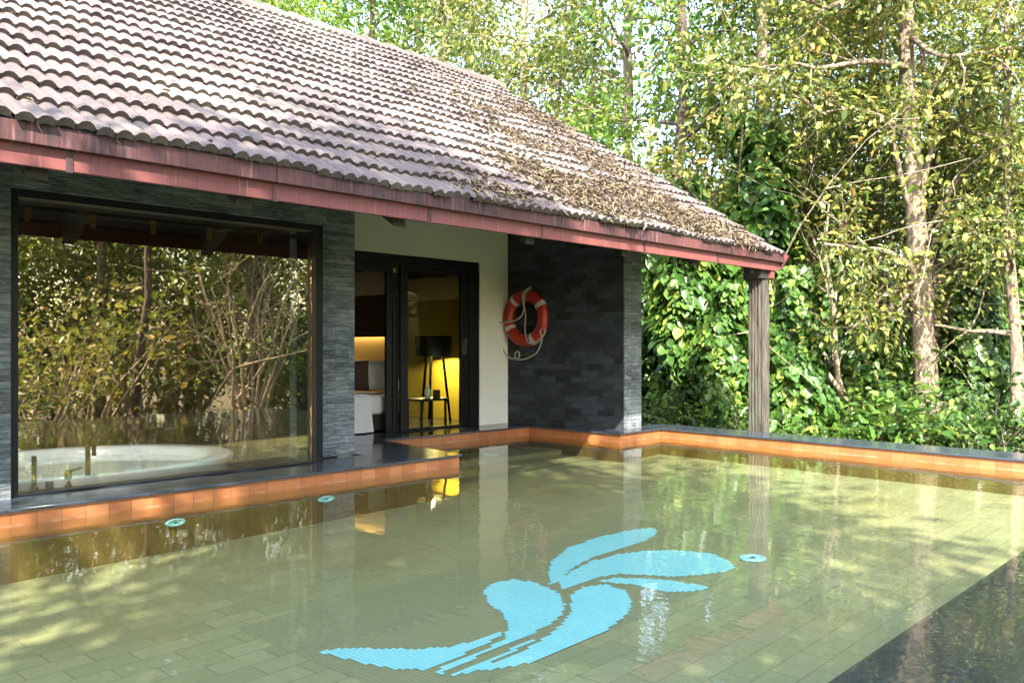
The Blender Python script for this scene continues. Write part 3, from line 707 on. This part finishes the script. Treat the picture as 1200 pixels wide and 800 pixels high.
def make_vine(seed, H, r, n, size, leafmat, name='pepper_vine', tint=.4, topple=.5, wid=.78):
    """leaves clothing an upright support, uneven in radius."""
    rng = np.random.default_rng(seed); b = MB()
    for k in range(5):
        a = rng.uniform(0, 6.28); pts = []
        for i in range(15):
            a += rng.uniform(-.1, .5); rr = r * .30 + rng.uniform(0, .05); pts.append(Vector((math.cos(a) * rr, math.sin(a) * rr, H * .96 * i / 14)))
        b.tube(pts, .014, 5)
    z = rng.uniform(0, 1, n) ** .9 * H; a = rng.uniform(0, 6.28, n)
    ph = rng.uniform(0, 6.28, 6)
    prof = r * (.62 + .22 * np.sin(z * 2.1 + ph[0] + 1.5 * np.sin(a + ph[1])) + .22 * np.sin(a * 2 + z * 1.3 + ph[2]) + .15 * np.sin(z * 5 + a * 3 + ph[3])) * (1 - topple * (z / H) ** 2)
    rr = prof * (1 - .45 * rng.uniform(0, 1, n) ** 2) + rng.normal(size=n) * .05
    rr = np.maximum(rr, .06)
    # a good share hang together in clumps
    pts = np.stack([np.cos(a) * rr, np.sin(a) * rr, z], 1)
    outd = np.stack([np.cos(a), np.sin(a), np.zeros(n)], 1)
    ax = outd * .35 + rng.normal(size=(n, 3)) * .35; ax[:, 2] -= .8
    nr = outd + rng.normal(size=(n, 3)) * .35 + np.array([0, 0, .5])
    tn = tint + rng.normal(size=n) * .2 + .2 * np.sin(z * 3 + a * 2 + ph[4]) 
    root = bpy.data.objects.new(name, None); col.objects.link(root)
    me = bpy.data.meshes.new('stem'); me.from_pydata(b.v, [], b.f); me.update(); link('stem', me, 'bark_dark', root, True, local=True)
    link('foliage', leaf_mesh('foliage', pts, nr, ax, size * np.clip(rng.lognormal(-.18, .40, n), .35, 1.8), tn, wid, .12), leafmat, root, local=True)
    return root

def make_shrub(seed, H, spread, n_stems, per, size, leafmat, barkmat='bark_dark', tint=.45, name='shrub', levels=2, kids=4, lspread=.16):
    rng = np.random.default_rng(seed); b = MB(); anchors = []
    for k in range(n_stems):
        a = rng.uniform(0, 6.28); d = Vector((math.cos(a) * spread, math.sin(a) * spread, 1)); 
        grow(rng, b, anchors, (math.cos(a) * .08, math.sin(a) * .08, -.05), d, H * rng.uniform(.6, 1.0), .022 * H ** .6, 1, levels, kids, .14, .05)
    root = bpy.data.objects.new(name, None); col.objects.link(root)
    me = bpy.data.meshes.new('stems'); me.from_pydata(b.v, [], b.f); me.update(); link('stems', me, barkmat, root, True, local=True)
    if per: link('foliage', leaves_around(rng, anchors, per, lspread, size, tint, name='foliage', width=.55), leafmat, root, local=True)
    return root

def put(proto, used, xy, rz, sc, label, cat, group, z=-1.05):
    o = copy_tree(proto) if used.get(proto.name) else proto
    used[proto.name] = True
    o.location = (xy[0], xy[1], z); o.rotation_euler = (0, 0, rz); o.scale = (sc, sc, sc)
    for k in ('label', 'category', 'group'):
        if k in o.keys(): del o[k]
    return tag(o, label, cat, group)
used = {}
GZ = -1.05

# the pale-barked tree nearest the pool, built to its own shape
rng = np.random.default_rng(5)
bx, by = ground_at(1086, 13.0)
hero = empty('forest_tree', (bx, by, GZ), 'thick mottled pale-barked tree with a crooked low limb beside the far coping', 'tree')
b = MB(); anchors = []
def hp(px, py, depth): 
    d = ray(px, py); return Vector(EYE + depth * d)
trunk_px = [(1089, 560), (1088, 505), (1085, 440), (1081, 380), (1078, 320), (1074, 265), (1071, 205), (1066, 150), (1063, 95), (1062, 30), (1066, -60), (1060, -200), (1066, -340)]
tp = [hp(x, y, 13.0 + .05 * math.sin(i)) for i, (x, y) in enumerate(trunk_px)]; tp[0].z = GZ - .05
b.tube(tp, [.25, .19, .165, .155, .16, .145, .13, .12, .115, .105, .10, .06, .03], 14, jit=.05)
def limb(pxs, r0, r1, twigs=5, tl=1.0, lv=2):
    P = smoothpath([hp(*q) for q in pxs], 4); n = len(P)
    b.tube(P, [r0 + (r1 - r0) * i / (n - 1) for i in range(n)], 8, cap=False)
    for k in range(twigs):
        i = int(rng.uniform(.25, 1) * (n - 2)); d = (P[i + 1] - P[i]).normalized()
        grow(rng, b, anchors, P[i], (d * .6 + Vector(rng.normal(size=3)) * .6), tl * rng.uniform(.6, 1.2), .018, 1, lv, 4, .16, -.01, 5)
limb([(1078, 318, 13), (1060, 308, 12.9), (1040, 296, 12.7), (1020, 292, 12.5), (1000, 290, 12.3), (965, 286, 12.0)], .07, .02, 5, .8)
limb([(1076, 330, 13), (1055, 335, 12.8), (1035, 345, 12.6), (1020, 365, 12.5), (990, 392, 12.3)], .03, .01, 5, .5)
limb([(1073, 255, 13), (1060, 225, 12.9), (1048, 170, 12.8), (1040, 140, 12.6), (990, 128, 12.4), (940, 140, 12.2)], .05, .012, 7, 1.0)
limb([(1076, 240, 13), (1092, 175, 13.1), (1105, 155, 13.0), (1130, 138, 12.9), (1155, 125, 12.8)], .05, .02, 6, .9)
limb([(1078, 280, 13), (1100, 250, 13), (1130, 200, 12.8), (1160, 180, 12.5), (1200, 160, 12.2)], .035, .01, 6, .9)
limb([(1066, 80, 13), (1020, 72, 12.5), (960, 80, 12.2), (930, 75, 12), (900, 90, 11.8)], .05, .012, 8, 1.1)
limb([(1064, 40, 13), (1100, 65, 12.4), (1150, 62, 12), (1200, 55, 11.8), (1260, 60, 11.6)], .045, .012, 8, 1.1)
limb([(1062, 10, 13), (1020, -20, 12.5), (970, 10, 12.1), (930, -20, 11.8)], .05, .012, 8, 1.1)
limb([(1064, -80, 13), (1110, -50, 12.3), (1160, -20, 12), (1220, -10, 11.6)], .05, .012, 8, 1.2)
limb([(1064, -60, 13), (1010, -90, 12.5), (950, -60, 12)], .05, .012, 8, 1.2)
b.obj('trunk', 'bark_pale', hero, True)
link('crown', leaves_around(rng, anchors, 9, .2, .10, .38, .24, name='crown'), 'leaf_olive', hero)
b = MB(); P = [hp(1062, 520, 12.7), hp(1070, 505, 12.7), hp(1078, 492, 12.75), hp(1083, 488, 12.8)]
tag(MB().tube(P, [.035, .04, .04, .03], 8).obj('fallen_branch', 'bark_pale', None, True), 'short pale broken branch leaning against the thick tree at the coping', 'branch')

# trees with their own places in view
T_tall = make_tree(11, 13, .17, .26, 2.7, 17, 32, .32, .125, 'leaf_olive', 'bark_pale', .38)
T_bright = make_tree(12, 13.5, .16, .26, 2.7, 17, 34, .32, .125, 'leaf_bright', 'bark_dark', .45)
T_thin = make_tree(13, 12, .11, .35, 2.0, 13, 38, .30, .115, 'leaf_olive', 'bark_dark', .34, wob=.08)
T_under = make_tree(14, 6.5, .06, .16, 1.8, 13, 34, .28, .11, 'leaf_bright', 'bark_twig', .62, wob=.1)
T_dry = make_tree(15, 7.5, .065, .18, 2.0, 13, 26, .28, .105, 'leaf_olive', 'bark_twig', .42, wob=.12)
spots = [
 (T_tall, 886, 14.2, .92, .3, 'tree whose lower trunk vanishes in vine leaves right of the corner column'),
 (T_bright, 800, 15.0, .9, 1.9, 'vine-wrapped tree between the stone wall end and the corner column'),
 (T_tall, 1194, 12.6, .62, 2.2, 'thin pale tree at the right border of the photo'),
 (T_thin, 953, 14.9, 1.0, 1.0, 'straight dark thin trunk left of the pair behind the vine thicket'),
 (T_thin, 983, 15.8, .8, 4.1, 'dark thin trunk right of the straight one behind the vine thicket'),
 (T_tall, 1012, 18.0, .8, 5.0, 'pale slim trunk seen behind the crooked low limb'),
 (T_thin, 1124, 14.2, .8, 2.6, 'dark slim trunk just right of the thick pale-barked tree'),
 (T_bright, 1165, 18.0, .85, .8, 'green leafy tree rising behind the dark bush at the right'),
 (T_tall, 745, 18.5, 1.0, 3.3, 'olive and brown leaved tree over the low end of the roof'),
 (T_under, 925, 16.5, .95, 5.5, 'young bright-leaved tree between vine tree and dark thin trunks'),
 (T_dry, 1030, 16.0, .95, 1.4, 'dry yellow-leaved young tree left of the thick pale-barked tree'),
 (T_under, 1140, 15.5, .9, 2.9, 'young bright-leaved tree right of the thick pale-barked tree'),
 (T_dry, 860, 18.0, 1.1, 3.9, 'dry yellow-leaved tree behind the corner column'),
 (T_tall, 612, 21.0, 1.05, .9, 'olive and brown leaved tree behind the bend of the ridge'),
 (T_tall, 530, 24.0, 1.12, 2.0, 'brown leaved tree standing behind the middle of the ridge'),
 (T_bright, 428, 25.0, 1.1, 4.4, 'dark trunk with green leaves behind the roof ridge at upper left'),
 (T_bright, 345, 24.0, .98, .2, 'bright green crown showing over the ridge at the far upper left'),
 (T_under, 290, 22.0, 1.75, 1.2, 'light green leaf tufts directly above the ridge tiles'),
 (T_thin, 668, 27.0, .9, 4.9, 'pale brown crown below the bright gap of sky'),
]
for pr, px, dp, sc, rz, lab in spots: put(pr, used, ground_at(px, dp), rz, sc, lab, 'tree', 'trees around the pool villa')
# nameless trees deeper in the wood
k = 0
rg2 = random.Random(3)
for row, (dep, step) in enumerate(((23, 120), (29, 105), (36, 95))):
    for px in range(640 + row * 37, 1500, step + 45):
        p = ground_at(px + rg2.uniform(-30, 30), dep + rg2.uniform(-2, 2)); pr = (T_thin, T_under, T_thin, T_under, T_dry)[rg2.randrange(5)]
        put(pr, used, p, rg2.uniform(0, 6.28), rg2.uniform(.85, 1.2), 'slender tree standing deep in the wood behind the pool', 'tree', 'trees deep in the wood')
for px, dep in ((210, 30), (300, 33), (400, 34), (480, 32), (560, 33)):
    put((T_bright, T_tall)[rg2.randrange(2)], used, ground_at(px, dep), rg2.uniform(0, 6.28), rg2.uniform(1.15, 1.4), 'tall tree far behind the villa roof', 'tree', 'tall trees behind the villa')

# pepper vines on the trunks
V_big = make_vine(21, 5.6, .85, 6500, .165, 'leaf_vine', tint=.52)
V_mid = make_vine(22, 4.2, .75, 5200, .155, 'leaf_vine', tint=.45)
V_dark = make_vine(23, 3.6, .9, 6000, .13, 'leaf_dark', tint=.5)
for pr, px, dp, sc, rz, lab in [
 (V_big, 886, 14.2, 1.05, 0, 'dense dark-green vine column climbing the tree right of the corner column'),
 (V_big, 806, 14.2, .86, 2.2, 'broad-leaved vine climbing the tree left of the corner column'),
 (V_mid, 930, 13.0, .78, 1.0, 'low thick vine mound right of the vine column at the coping'),
 (V_mid, 768, 15.5, .95, 4.0, 'vine mound beside the end of the stone wall'),
 (V_dark, 1150, 13.6, .88, .4, 'dark glossy vine thicket at the far right of the coping'),
 (V_mid, 1185, 14.5, 1.15, 5.1, 'sunny vine column at the right border of the photo'),
 (V_dark, 1030, 17.0, .95, 3.0, 'dark vine clump behind the crooked limb'),
 (V_mid, 850, 13.2, .72, 2.0, 'vine mound right behind the corner column'),
 (V_mid, 975, 15.2, .85, 3.4, 'vine mound below the two dark thin trunks'),
 (V_big, 1004, 14.6, .62, 1.3, 'tall narrow vine in front of the dry yellow-leaved tree'),
 (V_mid, 1052, 14.0, .6, 2.6, 'small vine heap at the left foot of the thick tree'),
 (V_dark, 1110, 16.5, 1.05, 1.4, 'dark vine clump right behind the thick tree')]:
    put(pr, used, ground_at(px, dp), rz, sc, lab, 'vine', 'pepper vines on the trunks')

# shrubs along the coping and deeper
S_br = make_shrub(31, 1.9, .55, 9, 11, .095, 'leaf_bright', tint=.4)
S_dk = make_shrub(32, 1.7, .6, 9, 12, .095, 'leaf_dark', tint=.5)
S_fe = make_shrub(33, 1.3, .8, 12, 7, .15, 'leaf_vine', tint=.55)
shr = [(S_fe, 1000, 12.4, 1.0), (S_dk, 1050, 12.6, .9), (S_fe, 1110, 12.2, 1.0), (S_dk, 1180, 12.0, 1.0), (S_fe, 945, 12.6, .9), (S_br, 1020, 14.2, .9), (S_dk, 895, 12.8, .85), (S_br, 830, 13.2, .8), (S_dk, 775, 13.2, .95), (S_br, 1075, 15.2, 1.0), (S_dk, 1000, 16.2, 1.2), (S_br, 1130, 17.5, 1.2), (S_br, 960, 18, 1.3), (S_dk, 1210, 14, 1.2), (S_fe, 1060, 14, 1.0)]
kinds = {S_br.name: 'bright green', S_dk.name: 'dark green', S_fe.name: 'fresh green low'}
for i, (pr, px, dp, sc) in enumerate(shr):
    where = 'at the foot of the far coping' if dp < 13 else ('in the second row behind the coping' if dp < 15 else 'deep between the trunks')
    put(pr, used, ground_at(px, dp), i * 1.7, sc, f'{kinds[pr.name.split(".")[0] if pr.name not in kinds else pr.name]} leafy shrub {where}', 'shrub', f'{kinds[pr.name]} shrubs {where}')
for i in range(26):
    p = ground_at(rg2.uniform(620, 1500), rg2.uniform(17, 30)); put((S_br, S_dk)[i % 2], used, p, i, rg2.uniform(1.2, 2.0), 'rounded shrub of the undergrowth deep in the wood', 'shrub', 'undergrowth deep in the wood')

# the wood on the near side, behind the viewer: seen in the window and shading the pool
T_shade = make_tree(41, 10.0, .17, .43, 2.2, 15, 20, .34, .19, 'leaf_dark', 'bark_dark', .6, name='shade_tree')
for i, (x, y, sc) in enumerate([(-3.6, -2.6, .92), (-5.6, -.4, .92), (-6.4, -4.4, 1.0), (-3.4, -6.6, 1.02), (-8.5, -2.2, 1.05), (-.8, -1.75, 1.15), (-2.1, -2.0, 1.15), (-1.7, -3.1, 1.12)]):
    put(T_shade, used, (x, y), i * 1.3, sc, 'dark-leaved shade tree on the near side of the pool', 'tree', 'shade trees on the near side')
bare = make_shrub(42, 5.0, .5, 11, 1, .09, 'leaf_bright', 'bark_twig', .6, 'bare_bush', 3, 4)
put(bare, used, (9.6, -3.6), .4, 1.0, 'tall bush of bare pale twigs mirrored in the picture window', 'bush', None)
for px, dp, sc, rz, lab in [(1008, 14.6, 1.25, 1.1, 'tangle of bare pale twigs left of the thick pale-barked tree'), (1125, 15.0, 1.35, 2.9, 'tangle of bare pale twigs right of the thick pale-barked tree'), (1060, 17.5, 1.7, .4, 'tall bare twig thicket behind the thick pale-barked tree')]:
    put(bare, used, ground_at(px, dp), rz, sc, lab, 'bush', None)
S_dry = make_shrub(34, 2.0, .6, 9, 8, .10, 'leaf_olive', 'bark_twig', tint=.5)
put(T_thin, used, (7.6, -4.6), 0, .9, 'dark straight trunk mirrored in the middle of the picture window', 'tree', None)
for i, (x, y, pr, sc) in enumerate([(4.2, -12.5, T_bright, .8), (8.5, -8.5, T_tall, .8), (11.5, -6.5, T_tall, .75), (13, -9, T_bright, .9), (6.5, -11, T_tall, 1), (10, -13, T_bright, 1), (15, -5.5, T_tall, .85), (17, -10, T_thin, 1), (8, -17, T_tall, 1.1), (14, -15, T_bright, 1), (12.5, -2.5, T_under, 1.0), (15.5, -1.5, T_tall, .8), (17.5, 1, T_bright, .9), (5, -13, T_under, 1.3), (7, -9.5, T_under, 1.2), (9.5, -10.5, T_dry, 1.2), (12, -12, T_under, 1.4), (8, -14, T_bright, .9), (11.5, -16, T_bright, 1), (6, -18, T_bright, 1), (14.5, -11.5, T_under, 1.4), (18, -14, T_bright, 1)]):
    put(pr, used, (x, y), i * 2.1, sc, 'tree of the near wood that the window mirrors', 'tree', 'trees mirrored in the window')
for i, (x, y, pr, sc) in enumerate([(5.4, -3.8, S_dry, 1.3), (7.0, -5.4, S_dry, 1.5), (11.2, -4.6, S_br, 1.3), (12.9, -6.0, S_dk, 1.8), (9.0, -7.4, S_dry, 1.8), (14.5, -7.6, S_br, 2), (4.6, -6.4, S_dk, 1.6), (7.5, -9.2, S_dk, 2.2), (11.2, -9.6, S_dry, 2.2), (16, -9, S_dk, 2.4)]):
    put(pr, used, (x, y), i * 1.1, sc, 'broad shrub of the near wood that the window mirrors', 'shrub', 'shrubs mirrored in the window')

# far wood: one loose mass, thinning upwards so the sky shows through
rng = np.random.default_rng(77); cl = []
for i in range(1700):
    az = rng.uniform(-math.pi, math.pi); dist = rng.uniform(32, 50)
    hh = 9.5 * rng.uniform(0, 1) ** 1.7
    cl.append(((dist * math.cos(az), dist * math.sin(az), GZ + hh), (0, 0, 0)))
far = link('far_woods', leaves_around(rng, cl, 45, 1.0, .32, .55, .2, name='far_woods', clump=.25), 'leaf_bright', None)
tag(far, 'far wood closing the view all round the villa', 'woods', None, 'stuff')
# ground cover by the coping
cl = [((*ground_at(rng.uniform(700, 1450), rng.uniform(11.2, 24)), GZ + rng.uniform(0, .25)), (0, 0, .4)) for _ in range(900)]
gc = link('undergrowth', leaves_around(rng, cl, 9, .22, .11, .4, .25, name='undergrowth'), 'leaf_bright', None)
tag(gc, 'low green ground cover on the forest floor beyond the coping', 'undergrowth', None, 'stuff')

# dry needles, twigs and leaves drifted on the low end of the roof
rng = np.random.default_rng(9); P_, N_, A_, S_ = [], [], [], []
blobs = [((640, 215), .30, 520), ((600, 165), .28, 240), ((560, 130), .25, 110), ((680, 238), .35, 800), ((740, 240), .3, 700), ((800, 264), .28, 650), ((860, 285), .2, 260), ((700, 195), .4, 420), ((640, 150), .35, 260), ((770, 240), .3, 300), ((525, 100), .3, 50), ((590, 240), .25, 160), ((610, 135), .35, 150), ((500, 120), .5, 25), ((840, 272), .25, 260)]
for (px, py), sd, n in blobs:
    c = roof_at(px, py)
    for i in range(int(n * 3.2)):
        x = c[0] + rng.normal() * sd; s = (c[1] - EAVE_Y) / math.cos(PITCH) + rng.normal() * sd * 1.0
        if x > VERGE_X - .02 or s < 0 or s > L - .05: continue
        P_.append(rp(x, s, (.045 + abs(rng.normal()) * .026))); d = Vector(rng.normal(size=3)); d = d - nu * d.dot(nu) * .75; A_.append(d); N_.append(nu + Vector(rng.normal(size=3)) * .4); S_.append(rng.uniform(.025, .11))
for i in range(260):
    P_.append(rp(rng.uniform(1, VERGE_X - .1), rng.uniform(.05, L - .2), .06)); d = Vector(rng.normal(size=3)); A_.append(d - nu * d.dot(nu) * .8); N_.append(nu); S_.append(rng.uniform(.03, .09))
lm = leaf_mesh('leaf_litter', np.array(P_), np.array(N_), np.array(A_), np.array(S_), rng.uniform(0, 1, len(P_)), .16, .25)
tag(link('leaf_litter', lm, 'leaf_dry', None), 'dry needles and brown leaves heaped on the low end of the roof', 'leaf litter', None, 'stuff')

# ------------------------------------------------------------------ light
sd = Vector((.60, .62, -.80)).normalized()
sun = bpy.data.lights.new('sun', 'SUN'); sun.energy = 2.7; sun.angle = R(.55); sun.color = (1, .93, .82)
so = bpy.data.objects.new('sun', sun); col.objects.link(so); so.rotation_euler = sd.to_track_quat('-Z', 'Y').to_euler(); so.location = (-5, -12, 16)
w = bpy.data.worlds.new('World'); scene.world = w; w.use_nodes = True
nt = w.node_tree; bg = nt.nodes['Background']; sk = nt.nodes.new('ShaderNodeTexSky'); sk.sky_type = 'NISHITA'; sk.sun_disc = False
sk.sun_elevation = math.asin(-sd.z); sk.sun_rotation = math.atan2(-sd.x, -sd.y); sk.air_density = 1.2; sk.dust_density = 2.5; sk.ozone_density = 1.0
nt.links.new(sk.outputs[0], bg.inputs[0]); bg.inputs[1].default_value = .15
bl = bpy.data.lights.new('lamp_light', 'POINT'); bl.energy = 17; bl.color = (1, .72, .28); bl.shadow_soft_size = .04
bo = bpy.data.objects.new('lamp_light', bl); col.objects.link(bo); bo.location = (lx, ly, .965)
bl = bpy.data.lights.new('downlight', 'SPOT'); bl.energy = 26; bl.color = (.92, 1, .97); bl.spot_size = R(95); bl.spot_blend = .6; bl.shadow_soft_size = .05  # spot of the added ceiling lamp, brightens the tub
bo = bpy.data.objects.new('downlight', bl); col.objects.link(bo); bo.location = (2.9, 7.5, 2.26)
bl = bpy.data.lights.new('headboard_light', 'AREA'); bl.energy = .8; bl.color = (1, .70, .28); bl.shape = 'RECTANGLE'; bl.size = .05; bl.size_y = 1.4
bo = bpy.data.objects.new('headboard_light', bl); col.objects.link(bo); bo.location = (7.02, 9.5, 1.192); bo.rotation_euler = (0, 0, 0)

# ------------------------------------------------------------------ camera, render
cam = bpy.data.cameras.new('camera'); co = bpy.data.objects.new('camera', cam); col.objects.link(co)
cam.sensor_width = 36; cam.lens = FOC / 1200 * 36; cam.shift_y = 8 / 1200; cam.clip_end = 3000; cam.clip_start = .05
co.location = EYE; co.rotation_euler = (R(90), 0, math.atan2(-FW[0], FW[1])); scene.camera = co
vs = scene.view_settings; vs.view_transform = 'Standard'; vs.look = 'None'; vs.exposure = 3.08; vs.gamma = 1; vs.use_curve_mapping = False
scene.render.engine = 'CYCLES'; cy = scene.cycles
cy.use_denoising = True
try: cy.denoiser = 'OPENIMAGEDENOISE'
except Exception: pass
cy.max_bounces = 8; cy.transparent_max_bounces = 12; cy.transmission_bounces = 6; cy.caustics_reflective = False; cy.caustics_refractive = False
cy.sample_clamp_indirect = 6
